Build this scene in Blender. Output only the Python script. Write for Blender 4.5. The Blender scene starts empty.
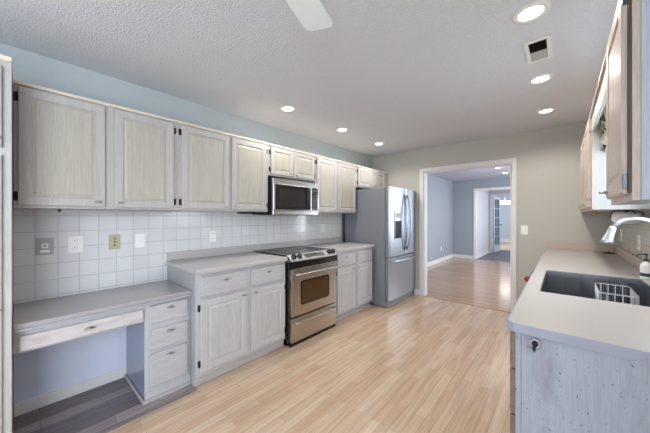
import bpy, bmesh, math, random
from mathutils import Vector, Matrix
random.seed(7)
PI = math.pi
C = bpy.context.scene.collection

# ---------------------------------------------------------------- camera, world, lights, exposure
sc = bpy.context.scene
cam_d = bpy.data.cameras.new('camera'); cam_d.sensor_width = 36; cam_d.lens = 270.6/650*36
cam_d.clip_start = .02; cam_d.clip_end = 100
cam = bpy.data.objects.new('camera', cam_d); C.objects.link(cam)
cam.location = (2.723, 0, 1.32); cam.rotation_euler = (PI/2, 0, .722)
sc.camera = cam
sc.view_settings.view_transform = 'Standard'; sc.view_settings.look = 'None'
sc.view_settings.exposure = 0.60; sc.view_settings.gamma = 1; sc.view_settings.use_curve_mapping = False
w = bpy.data.worlds.new('world'); sc.world = w; w.use_nodes = True
bg = w.node_tree.nodes['Background']; bg.inputs[0].default_value = (.74, .85, 1, 1); bg.inputs[1].default_value = 1.5

def area(name, loc, rot, sx, sy, power, col, spread=PI):
    l = bpy.data.lights.new(name, 'AREA'); l.shape = 'RECTANGLE'; l.size = sx; l.size_y = sy
    l.energy = power; l.color = col; l.spread = spread
    o = bpy.data.objects.new(name, l); C.objects.link(o); o.location = loc; o.rotation_euler = rot
    return o
area('added_daylight_rear', (1.6, -2.62, 1.25), (PI/2, 0, PI), 2.6, 2.0, 125, (.80, .89, 1))  # added daylight from behind; the glass door there is unseen and assumed
area('added_daylight_right', (3.12, -1.2, 1.25), (0, PI/2, 0), 1.9, 1.5, 52, (.84, .91, 1))  # fill at an unseen window, added to light knee space and left cabinets
area('added_daylight_left', (.10, -1.75, 1.3), (0, -PI/2, 0), 1.4, 1.2, 14, (.66, .80, 1))  # weak added fill at an assumed window out of view
area('daylight_sink_window', (3.12, 2.24, 1.58), (0, PI/2, 0), .75, .75, 5, (.85, .93, 1))
area('added_daylight_dining', (3.7, 7.0, 1.5), (0, PI/2, 0), 1.5, 2.4, 75, (.88, .93, 1))  # fill for the next room, at an assumed window out of view
area('added_daylight_far', (2.9, 14.0, 1.5), (0, PI/2, 0), 1.4, 2.4, 50, (.92, .96, 1))  # added fill for the farthest room; no window is built there
area('added_daylight_hall', (2.9, 10.3, 1.5), (0, PI/2, 0), 1.2, 1.0, 14, (.95, .95, 1))  # added fill for the hall; its side wall has no window

# ---------------------------------------------------------------- helpers
WL = {}     # world location of each object built here
def tag(o, label=None, cat=None, group=None, kind=None):
    if label: o['label'] = label
    if cat: o['category'] = cat
    if group: o['group'] = group
    if kind: o['kind'] = kind
    return o
def thing(name, label, cat, loc, group=None):
    o = bpy.data.objects.new(name, None); C.objects.link(o); o.empty_display_size = .05
    o.location = loc; WL[o] = Vector(loc)
    return tag(o, label, cat, group)

class MB:
    def __init__(s): s.bm = bmesh.new(); s.mi = 0
    def _mark(s, faces, smooth=False):
        for f in faces:
            f.material_index = s.mi; f.smooth = smooth
    def box(s, x0, x1, y0, y1, z0, z1, bev=0.0, seg=1):
        b = bmesh.new()
        bmesh.ops.create_cube(b, size=1)
        sx, sy, sz = abs(x1-x0), abs(y1-y0), abs(z1-z0)
        for v in b.verts:
            v.co = Vector(((x0+x1)/2+v.co.x*sx, (y0+y1)/2+v.co.y*sy, (z0+z1)/2+v.co.z*sz))
        if bev > 0:
            bev = min(bev, .45*min(sx, sy, sz))
            bmesh.ops.bevel(b, geom=b.edges[:], offset=bev, segments=seg, affect='EDGES', profile=.5)
        s.merge(b); return s
    def merge(s, b, smooth=False, M=None):
        if M is not None: b.transform(M)
        mp = {}
        for v in b.verts: mp[v] = s.bm.verts.new(v.co)
        for f in b.faces:
            try:
                nf = s.bm.faces.new([mp[v] for v in f.verts]); nf.material_index = s.mi; nf.smooth = smooth or f.smooth
            except ValueError: pass
        b.free()
    def lathe(s, prof, M=None, n=20, smooth=True):
        """prof: (r, z) list spun about local z"""
        b = bmesh.new(); rings = []
        for r, z in prof:
            if r < 1e-6: rings.append([b.verts.new((0, 0, z))])
            else: rings.append([b.verts.new((r*math.cos(2*PI*k/n), r*math.sin(2*PI*k/n), z)) for k in range(n)])
        for A, B in zip(rings, rings[1:]):
            for k in range(n):
                q = [A[k % len(A)], A[(k+1) % len(A)], B[(k+1) % len(B)], B[k % len(B)]]
                q2 = []
                for v in q:
                    if v not in q2: q2.append(v)
                if len(q2) >= 3:
                    try: b.faces.new(q2)
                    except ValueError: pass
        for R in (rings[0], rings[-1]):
            if len(R) > 2: b.faces.new(R)
        bmesh.ops.recalc_face_normals(b, faces=b.faces[:])
        for f in b.faces: f.smooth = smooth and len(f.verts) <= 4
        s.merge(b, M=M); return s
    def tube(s, pts, r, n=10, closed=False):
        pts = [Vector(p) for p in pts]; N = len(pts)
        rr = r if isinstance(r, (list, tuple)) else [r]*N
        b = bmesh.new(); rings = []; up = None
        for i, p in enumerate(pts):
            a = pts[i-1] if (i > 0 or closed) else p; c = pts[(i+1) % N] if (i < N-1 or closed) else p
            d = (c-a).normalized()
            if up is None:
                up = Vector((0, 0, 1)) if abs(d.z) < .9 else Vector((1, 0, 0))
            u = (up - d*up.dot(d)).normalized(); up = u; v = d.cross(u)
            rings.append([b.verts.new(p+(u*math.cos(2*PI*k/n)+v*math.sin(2*PI*k/n))*rr[i]) for k in range(n)])
        for i in range(N if closed else N-1):
            A, B = rings[i], rings[(i+1) % N]
            for k in range(n): b.faces.new([A[k], A[(k+1) % n], B[(k+1) % n], B[k]]).smooth = True
        if not closed:
            b.faces.new(rings[0][::-1]); b.faces.new(rings[-1])
        bmesh.ops.recalc_face_normals(b, faces=b.faces[:])
        s.merge(b); return s
    def prism(s, poly, fn, d0, d1, bev=0):
        """poly: 2D points; fn(a, b, d) -> world point; extruded from d0 to d1"""
        b = bmesh.new()
        A = [b.verts.new(fn(p[0], p[1], d0)) for p in poly]; B = [b.verts.new(fn(p[0], p[1], d1)) for p in poly]
        b.faces.new(A[::-1]); b.faces.new(B)
        for k in range(len(poly)):
            b.faces.new([A[k], A[(k+1) % len(poly)], B[(k+1) % len(poly)], B[k]])
        bmesh.ops.recalc_face_normals(b, faces=b.faces[:])
        if bev: bmesh.ops.bevel(b, geom=b.edges[:], offset=bev, segments=1, affect='EDGES')
        s.merge(b); return s
    def build(s, name, mats, parent=None):
        if not isinstance(mats, (list, tuple)): mats = [mats]
        me = bpy.data.meshes.new(name)
        xs = [v.co for v in s.bm.verts]
        lo = Vector([min(c[i] for c in xs) for i in range(3)]); hi = Vector([max(c[i] for c in xs) for i in range(3)])
        c = (lo+hi)/2
        if parent is None: c.z = lo.z
        for v in s.bm.verts: v.co -= c
        s.bm.to_mesh(me); s.bm.free()
        for m in mats: me.materials.append(m)
        o = bpy.data.objects.new(name, me); C.objects.link(o); WL[o] = c
        if parent is not None:
            o.parent = parent; o.location = c - WL[parent]
        else: o.location = c
        return o
def B(name, mat, parent, *boxes, bev=0.0, seg=1):
    m = MB()
    for b in boxes: m.box(*b, bev=bev, seg=seg)
    return m.build(name, mat, parent)
def struct(name, mat, *boxes, bev=0.0):
    return tag(B(name, mat, None, *boxes, bev=bev), kind='structure')

# ---------------------------------------------------------------- materials
def new_mat(name):
    m = bpy.data.materials.new(name); m.use_nodes = True
    nt = m.node_tree; return m, nt, nt.nodes['Principled BSDF']
def srgb(r, g, b):
    f = lambda c: (c/255/12.92) if c/255 <= .04045 else ((c/255+.055)/1.055)**2.4
    return (f(r), f(g), f(b), 1)
def plain(name, col, rough=.5, metal=0.0, noise=.04, nscale=20, bump=0.0, bscale=200, spec=.5):
    m, nt, p = new_mat(name)
    tc = nt.nodes.new('ShaderNodeTexCoord')
    n = nt.nodes.new('ShaderNodeTexNoise'); n.inputs['Scale'].default_value = nscale
    nt.links.new(tc.outputs['Object'], n.inputs['Vector'])
    mx = nt.nodes.new('ShaderNodeMix'); mx.data_type = 'RGBA'
    mx.inputs[6].default_value = tuple(c*(1-noise) for c in col[:3])+(1,)
    mx.inputs[7].default_value = tuple(min(1, c*(1+noise)) for c in col[:3])+(1,)
    nt.links.new(n.outputs['Fac'], mx.inputs[0]); nt.links.new(mx.outputs[2], p.inputs['Base Color'])
    p.inputs['Roughness'].default_value = rough; p.inputs['Metallic'].default_value = metal
    p.inputs['Specular IOR Level'].default_value = spec
    if bump:
        n2 = nt.nodes.new('ShaderNodeTexNoise'); n2.inputs['Scale'].default_value = bscale; n2.inputs['Detail'].default_value = 3
        nt.links.new(tc.outputs['Object'], n2.inputs['Vector'])
        bp = nt.nodes.new('ShaderNodeBump'); bp.inputs['Strength'].default_value = bump; bp.inputs['Distance'].default_value = .01
        nt.links.new(n2.outputs['Fac'], bp.inputs['Height']); nt.links.new(bp.outputs[0], p.inputs['Normal'])
    return m
def wood(name, c1, c2, scale=(55, 55, 2.6), rough=.45, stains=None, amt=.5):
    m, nt, p = new_mat(name); N = nt.nodes; L = nt.links
    g = N.new('ShaderNodeNewGeometry')
    mp = N.new('ShaderNodeMapping'); mp.inputs['Scale'].default_value = scale
    L.new(g.outputs['Position'], mp.inputs['Vector'])
    n = N.new('ShaderNodeTexNoise'); n.inputs['Scale'].default_value = 1.0; n.inputs['Detail'].default_value = 4; n.inputs['Distortion'].default_value = 1.2
    L.new(mp.outputs[0], n.inputs['Vector'])
    mp2 = N.new('ShaderNodeMapping'); mp2.inputs['Scale'].default_value = tuple(k*6 for k in scale)
    L.new(g.outputs['Position'], mp2.inputs['Vector'])
    n2 = N.new('ShaderNodeTexNoise'); n2.inputs['Scale'].default_value = 1.0; n2.inputs['Detail'].default_value = 2
    L.new(mp2.outputs[0], n2.inputs['Vector'])
    ad = N.new('ShaderNodeMath'); ad.operation = 'ADD'; L.new(n.outputs['Fac'], ad.inputs[0]); L.new(n2.outputs['Fac'], ad.inputs[1])
    r = N.new('ShaderNodeMapRange'); r.inputs[1].default_value = .75; r.inputs[2].default_value = 1.25
    L.new(ad.outputs[0], r.inputs[0])
    mx = N.new('ShaderNodeMix'); mx.data_type = 'RGBA'; mx.inputs[6].default_value = c1; mx.inputs[7].default_value = c2
    L.new(r.outputs[0], mx.inputs[0]); out = mx.outputs[2]
    if stains:
        for sc_, lo, hi, col, zs in stains:
            m3 = N.new('ShaderNodeMapping'); m3.inputs['Scale'].default_value = (1, 1, zs); m3.inputs['Location'].default_value = (sc_, 3, 1)
            L.new(g.outputs['Position'], m3.inputs['Vector'])
            n3 = N.new('ShaderNodeTexNoise'); n3.inputs['Scale'].default_value = sc_; n3.inputs['Detail'].default_value = 3
            L.new(m3.outputs[0], n3.inputs['Vector'])
            r3 = N.new('ShaderNodeMapRange'); r3.inputs[1].default_value = lo; r3.inputs[2].default_value = hi
            L.new(n3.outputs['Fac'], r3.inputs[0])
            x = N.new('ShaderNodeMix'); x.data_type = 'RGBA'; x.inputs[7].default_value = col
            L.new(r3.outputs[0], x.inputs[0]); L.new(out, x.inputs[6]); out = x.outputs[2]
    L.new(out, p.inputs['Base Color']); p.inputs['Roughness'].default_value = rough
    bp = N.new('ShaderNodeBump'); bp.inputs['Strength'].default_value = .12; bp.inputs['Distance'].default_value = .002
    L.new(n2.outputs['Fac'], bp.inputs['Height']); L.new(bp.outputs[0], p.inputs['Normal'])
    return m
def brick(name, c1, c2, mortar, bw, rh, ms, axes='YX', off=.5, shift=(0, 0), rough=.3, bump=.3, grain=None, wave=0.0):
    """axes: which world axes become brick u, v"""
    m, nt, p = new_mat(name); N = nt.nodes; L = nt.links
    g = N.new('ShaderNodeNewGeometry'); sx = N.new('ShaderNodeSeparateXYZ'); L.new(g.outputs['Position'], sx.inputs[0])
    cb = N.new('ShaderNodeCombineXYZ')
    for k, a in enumerate(axes):
        ad = N.new('ShaderNodeMath'); ad.operation = 'ADD'; ad.inputs[1].default_value = shift[k]
        L.new(sx.outputs['XYZ'.index(a)], ad.inputs[0]); L.new(ad.outputs[0], cb.inputs[k])
    b = N.new('ShaderNodeTexBrick'); b.offset = off; b.squash = 1
    b.inputs['Color1'].default_value = c1; b.inputs['Color2'].default_value = c2; b.inputs['Mortar'].default_value = mortar
    b.inputs['Scale'].default_value = 1; b.inputs['Mortar Size'].default_value = ms; b.inputs['Mortar Smooth'].default_value = .1
    b.inputs['Brick Width'].default_value = bw; b.inputs['Row Height'].default_value = rh
    L.new(cb.outputs[0], b.inputs['Vector']); out = b.outputs['Color']
    if grain:
        mp = N.new('ShaderNodeMapping'); mp.inputs['Scale'].default_value = (grain[0], grain[1], 1); L.new(cb.outputs[0], mp.inputs['Vector'])
        n = N.new('ShaderNodeTexNoise'); n.inputs['Scale'].default_value = 1; n.inputs['Detail'].default_value = 5; n.inputs['Distortion'].default_value = .8
        L.new(mp.outputs[0], n.inputs['Vector'])
        r = N.new('ShaderNodeMapRange'); r.inputs[1].default_value = .3; r.inputs[2].default_value = .7; r.inputs[3].default_value = 1-grain[2]; r.inputs[4].default_value = 1+grain[2]*.4
        L.new(n.outputs['Fac'], r.inputs[0])
        mx = N.new('ShaderNodeVectorMath'); mx.operation = 'SCALE'; L.new(out, mx.inputs[0]); L.new(r.outputs[0], mx.inputs['Scale'])
        out = mx.outputs[0]
    L.new(out, p.inputs['Base Color']); p.inputs['Roughness'].default_value = rough
    bp = N.new('ShaderNodeBump'); bp.inputs['Strength'].default_value = bump; bp.inputs['Distance'].default_value = .002; bp.invert = True
    L.new(b.outputs['Fac'], bp.inputs['Height']); last = bp
    if wave:
        n4 = N.new('ShaderNodeTexNoise'); n4.inputs['Scale'].default_value = 14; L.new(g.outputs['Position'], n4.inputs['Vector'])
        b2 = N.new('ShaderNodeBump'); b2.inputs['Strength'].default_value = wave; b2.inputs['Distance'].default_value = .01
        L.new(n4.outputs['Fac'], b2.inputs['Height']); L.new(bp.outputs[0], b2.inputs['Normal']); last = b2
    L.new(last.outputs[0], p.inputs['Normal'])
    return m
def emit(name, col, s):
    m, nt, p = new_mat(name); p.inputs['Emission Color'].default_value = col; p.inputs['Emission Strength'].default_value = s
    p.inputs['Base Color'].default_value = col; return m
def glass(name, col=(1, 1, 1, 1), rough=.02):
    m, nt, p = new_mat(name); p.inputs['Base Color'].default_value = col; p.inputs['Transmission Weight'].default_value = 1
    p.inputs['Roughness'].default_value = rough; p.inputs['IOR'].default_value = 1.3; return m
def steel(name, col, rough=.28, scale=(2, 2, 400)):
    m, nt, p = new_mat(name); N = nt.nodes; L = nt.links
    g = N.new('ShaderNodeNewGeometry'); mp = N.new('ShaderNodeMapping'); mp.inputs['Scale'].default_value = scale
    L.new(g.outputs['Position'], mp.inputs[0]); n = N.new('ShaderNodeTexNoise'); n.inputs['Scale'].default_value = 1
    L.new(mp.outputs[0], n.inputs[0])
    r = N.new('ShaderNodeMapRange'); r.inputs[3].default_value = rough*.75; r.inputs[4].default_value = rough*1.3
    L.new(n.outputs['Fac'], r.inputs[0]); L.new(r.outputs[0], p.inputs['Roughness'])
    p.inputs['Base Color'].default_value = col; p.inputs['Metallic'].default_value = 1
    return m

M_frame = wood('pickled_oak_frame', srgb(172, 169, 167), srgb(186, 183, 180))
M_panel = wood('pickled_oak_panel', srgb(168, 164, 153), srgb(184, 180, 169))
M_lowf = wood('pickled_oak_lower', srgb(179, 179, 182), srgb(193, 192, 194))
M_lowp = wood('pickled_oak_lower_panel', srgb(174, 174, 175), srgb(192, 191, 192), scale=(34, 34, 3))
M_drawer = wood('pickled_oak_drawer', srgb(174, 174, 177), srgb(189, 188, 190), scale=(50, 3.2, 50))
M_pencil = wood('pickled_oak_pencil_drawer', srgb(186, 182, 182), srgb(204, 201, 202), scale=(50, 3.2, 50),
                stains=[(7, .50, .72, srgb(178, 170, 167), 3)])
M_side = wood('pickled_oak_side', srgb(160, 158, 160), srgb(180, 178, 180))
M_rframe = wood('pickled_oak_right', srgb(188, 172, 160), srgb(210, 197, 186))
M_rwhite = wood('white_side_panel', srgb(182, 186, 186), srgb(194, 197, 196), rough=.35)
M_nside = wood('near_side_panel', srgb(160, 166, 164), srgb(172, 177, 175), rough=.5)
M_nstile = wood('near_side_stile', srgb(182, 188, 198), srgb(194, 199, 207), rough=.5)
M_endpan = wood('stained_end_panel', srgb(158, 164, 176), srgb(174, 179, 190), scale=(90, 90, 4), rough=.6,
                stains=[(110, .65, .70, srgb(84, 86, 102), .6), (9, .56, .75, srgb(142, 138, 156), .5), (3.1, .56, .75, srgb(140, 148, 150), .3)])
M_trimtop = wood('light_oak_edge', srgb(205, 196, 180), srgb(222, 214, 198), scale=(26, 2, 26))
M_counter = plain('laminate_counter_grey', srgb(184, 181, 180), .28, noise=.05, nscale=90)
M_desktop = plain('laminate_desktop_grey', srgb(164, 161, 162), .12, noise=.05, nscale=90)
M_counterR = plain('laminate_counter_pale', srgb(185, 182, 179), .35, noise=.04, nscale=60)
M_edge = plain('laminate_counter_edge', srgb(170, 172, 184), .4)
M_bedge = plain('laminate_end_edge', srgb(160, 164, 178), .4)
M_splashR = wood('laminate_splash_beige', srgb(182, 164, 154), srgb(200, 184, 173), scale=(3, 3, 60))
M_ceil = plain('knockdown_ceiling', srgb(213, 216, 222), .9, noise=.12, nscale=90, bump=.9, bscale=85)
M_wall_l = plain('paint_blue_grey', srgb(181, 190, 192), .75, noise=.02, bump=.12, bscale=180)
M_wall_b = plain('paint_greige', srgb(190, 188, 180), .75, noise=.02, bump=.12, bscale=180)
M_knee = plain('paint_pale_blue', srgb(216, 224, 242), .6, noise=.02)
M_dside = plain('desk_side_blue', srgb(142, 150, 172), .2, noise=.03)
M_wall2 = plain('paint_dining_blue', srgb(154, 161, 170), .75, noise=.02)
M_wall2w = plain('paint_hall_white', srgb(206, 208, 214), .75, noise=.02)
M_white = plain('white_trim_paint', srgb(226, 225, 224), .4, noise=.015)
M_ftrim = plain('greyed_shoe_moulding', srgb(176, 170, 172), .5)
M_tile = brick('white_square_tile', srgb(218, 219, 221), srgb(224, 225, 226), srgb(197, 200, 203), .113, .113, .003, 'YZ', 0,
               (-.078+.0, -1.213+.113*20), rough=.12, bump=.5, wave=.15)
M_tileR = brick('cream_square_tile', srgb(196, 190, 178), srgb(202, 196, 184), srgb(176, 168, 155), .113, .113, .004, 'YZ', 0, (0, .02), rough=.2, bump=.5, wave=.1)
M_floor = brick('light_laminate_planks', srgb(213, 189, 164), srgb(197, 167, 139), srgb(170, 138, 112), .62, .066, .0012, 'YX', .37,
                (.1, .2), rough=.26, bump=.05, grain=(2.2, 50, .22))
M_floor2 = brick('dining_laminate_planks', srgb(192, 158, 128), srgb(174, 140, 112), srgb(130, 108, 96), .9, .09, .002, 'XY', .4,
                 (0, 0), rough=.16, bump=.05, grain=(2, 40, .15))
M_vinyl = brick('dark_vinyl_planks', srgb(112, 102, 106), srgb(176, 162, 156), srgb(84, 78, 84), .75, .10, .0015, 'YX', .43,
                (.33, .012), rough=.35, bump=.1, grain=(3, 45, .35))
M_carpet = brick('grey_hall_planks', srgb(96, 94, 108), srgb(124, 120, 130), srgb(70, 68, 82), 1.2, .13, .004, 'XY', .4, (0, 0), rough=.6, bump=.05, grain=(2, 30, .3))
M_beige = plain('beige_far_floor', srgb(190, 178, 158), .7)
M_ss = steel('brushed_steel', (.50, .50, .51, 1), .30)
M_ssf = steel('fridge_steel', (.38, .41, .46, 1), .34, (2, 2, 300))
M_ssrange = steel('range_steel', (.52, .47, .41, 1), .30)
M_ssr2 = steel('range_panel_steel', (.30, .30, .31, 1), .42)
M_chrome = plain('chrome', (.58, .60, .63, 1), .34, 1, noise=.01)
M_pewter = plain('pewter_handle', (.50, .49, .48, 1), .28, 1, noise=.02)
M_hinge = plain('black_hinge', srgb(48, 44, 44), .4, .6, noise=.05)
M_black = plain('black_enamel', srgb(18, 18, 20), .18, noise=.05)
M_blackm = plain('black_plastic', srgb(30, 31, 35), .4, noise=.05)
M_bglass = plain('black_cooktop_glass', srgb(10, 11, 13), .16, noise=.02, spec=.08)
M_oglass = plain('oven_window_glass', srgb(70, 48, 26), .06, noise=.15, nscale=6)
M_mglass = plain('microwave_window_glass', srgb(44, 42, 42), .06, noise=.05)
M_fside = plain('fridge_side_grey', srgb(124, 128, 134), .38, noise=.03, bump=.05, bscale=400)
M_plate = plain('white_plastic_plate', srgb(244, 244, 242), .3, noise=.01)
M_plateg = plain('grey_plastic_plate', srgb(176, 176, 176), .3, noise=.02)
M_plateb = plain('beige_plastic_plate', srgb(186, 182, 152), .35, noise=.02)
M_slot = plain('dark_slot', srgb(60, 60, 62), .5)
M_lamp = emit('lamp_disc', (1, .96, .9, 1), 12)
M_lamp2 = emit('far_lamp_glass', (1, .97, .92, 1), 6)
M_disp = plain('dim_green_display', (.03, .09, .06, 1), .2)
M_sink = steel('sink_steel', (.24, .25, .27, 1), .22, (60, 60, 2))
M_glassc = glass('clear_glass')
M_teal = plain('dark_teal_plastic', srgb(38, 70, 74), .3)
M_red = plain('red_plastic', srgb(150, 34, 44), .35)
M_cloth, nt_, p_ = new_mat('floral_cloth'); p_.inputs['Roughness'].default_value = .8
g_ = nt_.nodes.new('ShaderNodeNewGeometry'); v_ = nt_.nodes.new('ShaderNodeTexVoronoi'); v_.inputs['Scale'].default_value = 26
r_ = nt_.nodes.new('ShaderNodeValToRGB'); r_.color_ramp.interpolation = 'CONSTANT'
for k_, (q_, c_) in enumerate(((0, srgb(214, 208, 186)), (.40, srgb(96, 116, 84)), (.55, srgb(222, 216, 200)), (.72, srgb(50, 54, 60)), (.85, srgb(178, 160, 130)))):
    e_ = r_.color_ramp.elements[0] if k_ == 0 else r_.color_ramp.elements.new(q_)
    e_.position = q_; e_.color = c_
nt_.links.new(g_.outputs['Position'], v_.inputs['Vector']); nt_.links.new(v_.outputs['Color'], r_.inputs['Fac']); nt_.links.new(r_.outputs['Color'], p_.inputs['Base Color'])
M_clothw = plain('white_lining', srgb(236, 238, 240), .6, noise=.03, nscale=40)
M_paper = plain('paper_towel', srgb(234, 234, 232), .8, noise=.03, nscale=80, bump=.2)
M_fan = plain('fan_blade_white', srgb(234, 242, 244), .4, noise=.01)

# ---------------------------------------------------------------- room shell
CZ = 2.44; BY = 4.45; RX = 3.18; RY = -2.7
struct('floor', M_floor, (-.1, RX+.1, RY-.1, BY+.055, -.08, 0))
struct('floor_vinyl', M_vinyl, (0, .635, -.98, .900, 0, .0025))
struct('floor_dining', M_floor2, (-.1, 3.9, BY+.055, 9.36, -.08, 0))
struct('floor_hall', M_carpet, (-.1, 3.1, 9.36, 12.6, -.08, 0))
struct('floor_far', M_beige, (-.6, 3.1, 12.6, 16.7, -.08, .001))
tag(B('threshold_strip', M_floor2, None, (.985, 2.195, BY-.005, BY+.115, .0, .006), bev=.002), kind='structure').name = 'trim_1'
struct('ceiling', M_ceil, (-.1, RX+.1, RY-.1, BY+.12, CZ, CZ+.1))
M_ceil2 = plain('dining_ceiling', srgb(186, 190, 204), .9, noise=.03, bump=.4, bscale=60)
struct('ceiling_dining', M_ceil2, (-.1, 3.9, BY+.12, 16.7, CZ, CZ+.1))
# left wall, with an opening for an added, unseen window behind the camera
struct('wall_left', M_wall_l, (-.1, 0, -1.1, BY+.12, 0, CZ), (-.1, 0, RY, -2.4, 0, CZ), (-.1, 0, -2.4, -1.1, 0, .8), (-.1, 0, -2.4, -1.1, 2.0, CZ))
struct('wall_back', M_wall_b, (0, .985, BY, BY+.12, 0, CZ), (2.195, RX+.1, BY, BY+.12, 0, CZ), (.985, 2.195, BY, BY+.12, 2.055, CZ))
struct('wall_right', M_wall_b, (RX, RX+.1, RY, -2.15, 0, CZ), (RX, RX+.1, -2.15, -.25, 0, .5), (RX, RX+.1, -2.15, -.25, 2.0, CZ), (RX, RX+.1, -.25, 1.84, 0, CZ), (RX, RX+.1, 2.64, BY, 0, CZ), (RX, RX+.1, 1.84, 2.64, 0, 1.12), (RX, RX+.1, 1.84, 2.64, 2.0, CZ))
struct('wall_rear', M_wall_b, (-.1, .2, RY-.1, RY, 0, CZ), (3.0, RX+.1, RY-.1, RY, 0, CZ), (.2, 3.0, RY-.1, RY, 2.1, CZ))
# sink window
def window(n, x0, x1, y0, y1, z0, z1, axis):
    m = MB(); f = .05
    if axis == 'x':
        m.box(x0, x1, y0, y0+f, z0, z1); m.box(x0, x1, y1-f, y1, z0, z1); m.box(x0, x1, y0+f, y1-f, z0, z0+f); m.box(x0, x1, y0+f, y1-f, z1-f, z1)
        m.box(x0, x1, y0+f, y1-f, (z0+z1)/2-.015, (z0+z1)/2+.015)
        g = ((x0+x1)/2-.003, (x0+x1)/2+.003, y0+f, y1-f, z0+f, z1-f)
    else:
        m.box(x0, x0+f, y0, y1, z0, z1); m.box(x1-f, x1, y0, y1, z0, z1); m.box(x0+f, x1-f, y0, y1, z0, z0+f); m.box(x0+f, x1-f, y0, y1, z1-f, z1)
        m.box((x0+x1)/2-.03, (x0+x1)/2+.03, y0, y1, z0+f, z1-f)
        g = (x0+f, x1-f, (y0+y1)/2-.003, (y0+y1)/2+.003, z0+f, z1-f)
    o = tag(m.build('window_%d' % n, M_white), kind='structure')
    B('window_pane', M_glassc, o, g)
window(1, RX+.03, RX+.07, 1.84, 2.64, 1.12, 2.0, 'x')
window(2, .2, 3.0, RY-.07, RY-.03, 0.0, 2.1, 'y')  # unseen glass door, made up to let daylight in from behind
window(5, RX+.03, RX+.07, -2.15, -.25, .5, 2.0, 'x')  # unseen window behind the camera, added to light the left side
window(3, -.07, -.03, -2.4, -1.1, .8, 2.0, 'x')  # unseen window, added as one more way in for daylight
# door casing of the back wall opening
m = MB(); cf = BY-.018
m.box(.92, .985, cf, BY, 0, 2.115, .004); m.box(2.195, 2.25, cf, BY, 0, 2.115, .004); m.box(.985, 2.195, cf, BY, 2.055, 2.115, .004)
m.box(.985, 1.0, BY, BY+.12, 0, 2.04); m.box(2.18, 2.195, BY, BY+.12, 0, 2.04); m.box(.985, 2.195, BY, BY+.12, 2.04, 2.055)
tag(m.build('trim_2', M_white), kind='structure')
struct('baseboard_back', M_white, (.76, .92, BY-.014, BY, 0, .09), (2.25, 2.56, BY-.014, BY, 0, .09), bev=.003)
# dining room beyond
struct('wall_dining_left', M_wall2, (-.06, .04, BY+.12, 9.3, 0, CZ))
struct('wall_dining_near', M_wall2, (.04, .985, BY+.12, BY+.14, 0, CZ), (2.195, 3.8, BY+.12, BY+.14, 0, CZ), (.985, 2.195, BY+.12, BY+.14, 2.055, CZ))
struct('wall_dining_far', M_wall2, (.04, .70, 9.3, 9.42, 0, CZ), (1.9, 3.8, 9.3, 9.42, 0, CZ), (.70, 1.9, 9.3, 9.42, 2.12, CZ))
struct('wall_dining_right', M_wall2, (3.8, 3.9, BY+.12, 5.8, 0, CZ), (3.8, 3.9, 8.2, 9.42, 0, CZ), (3.8, 3.9, 5.8, 8.2, 0, .75), (3.8, 3.9, 5.8, 8.2, 2.2, CZ))
window(4, 3.83, 3.87, 5.8, 8.2, .75, 2.2, 'x')  # out of view, assumed so that the dining room gets daylight
struct('baseboard_dining', M_white, (.04, .055, BY+.14, 9.285, 0, .11), (.04, .64, 9.285, 9.3, 0, .11), bev=.003)
m = MB()
m.box(.64, .70, 9.282, 9.3, 0, 2.18, .004); m.box(1.9, 1.96, 9.282, 9.3, 0, 2.18, .004); m.box(.70, 1.9, 9.282, 9.3, 2.12, 2.18, .004)
m.box(.70, .715, 9.3, 9.42, 0, 2.105); m.box(1.885, 1.9, 9.3, 9.42, 0, 2.105); m.box(.70, 1.9, 9.3, 9.42, 2.105, 2.12)
tag(m.build('trim_3', M_white), kind='structure')
struct('wall_hall_left', M_wall2w, (.62, .70, 9.42, 11.3, 0, CZ))
struct('wall_hall_far', M_wall2w, (.62, .78, 11.3, 11.4, 0, CZ), (1.9, 3.0, 11.3, 11.4, 0, CZ), (.78, 1.9, 11.3, 11.4, 2.08, CZ))
m = MB()
m.box(.72, .79, 11.284, 11.3, 0, 2.14, .003); m.box(1.9, 1.96, 11.284, 11.3, 0, 2.14, .003); m.box(.79, 1.9, 11.284, 11.3, 2.07, 2.14, .003)
tag(m.build('trim_4', M_white), kind='structure')
struct('baseboard_hall', M_white, (.70, .714, 9.43, 11.28, 0, .11), bev=.003)
struct('wall_far_left', M_wall2w, (-.6, -.5, 11.4, 16.6, 0, CZ))
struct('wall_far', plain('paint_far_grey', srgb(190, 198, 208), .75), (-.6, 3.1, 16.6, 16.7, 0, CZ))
struct('wall_far_right', M_wall2w, (3.0, 3.1, 9.42, 16.7, 0, CZ))
struct('baseboard_far', M_white, (-.5, 3.0, 16.58, 16.6, .0, .16))
# backsplash tiles
struct('wall_tile_left', M_tile, (0, .008, -.018, 3.5, .735, 1.372))
struct('wall_tile_right', M_tileR, (RX-.008, RX, 2.64, 4.45, 1.0, 1.372), (RX-.008, RX, 1.2, 2.64, 1.0, 1.118))
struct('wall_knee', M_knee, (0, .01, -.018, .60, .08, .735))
struct('baseboard_left', M_white, (.0, .022, -.018, .60, 0, .085), bev=.004)

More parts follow.
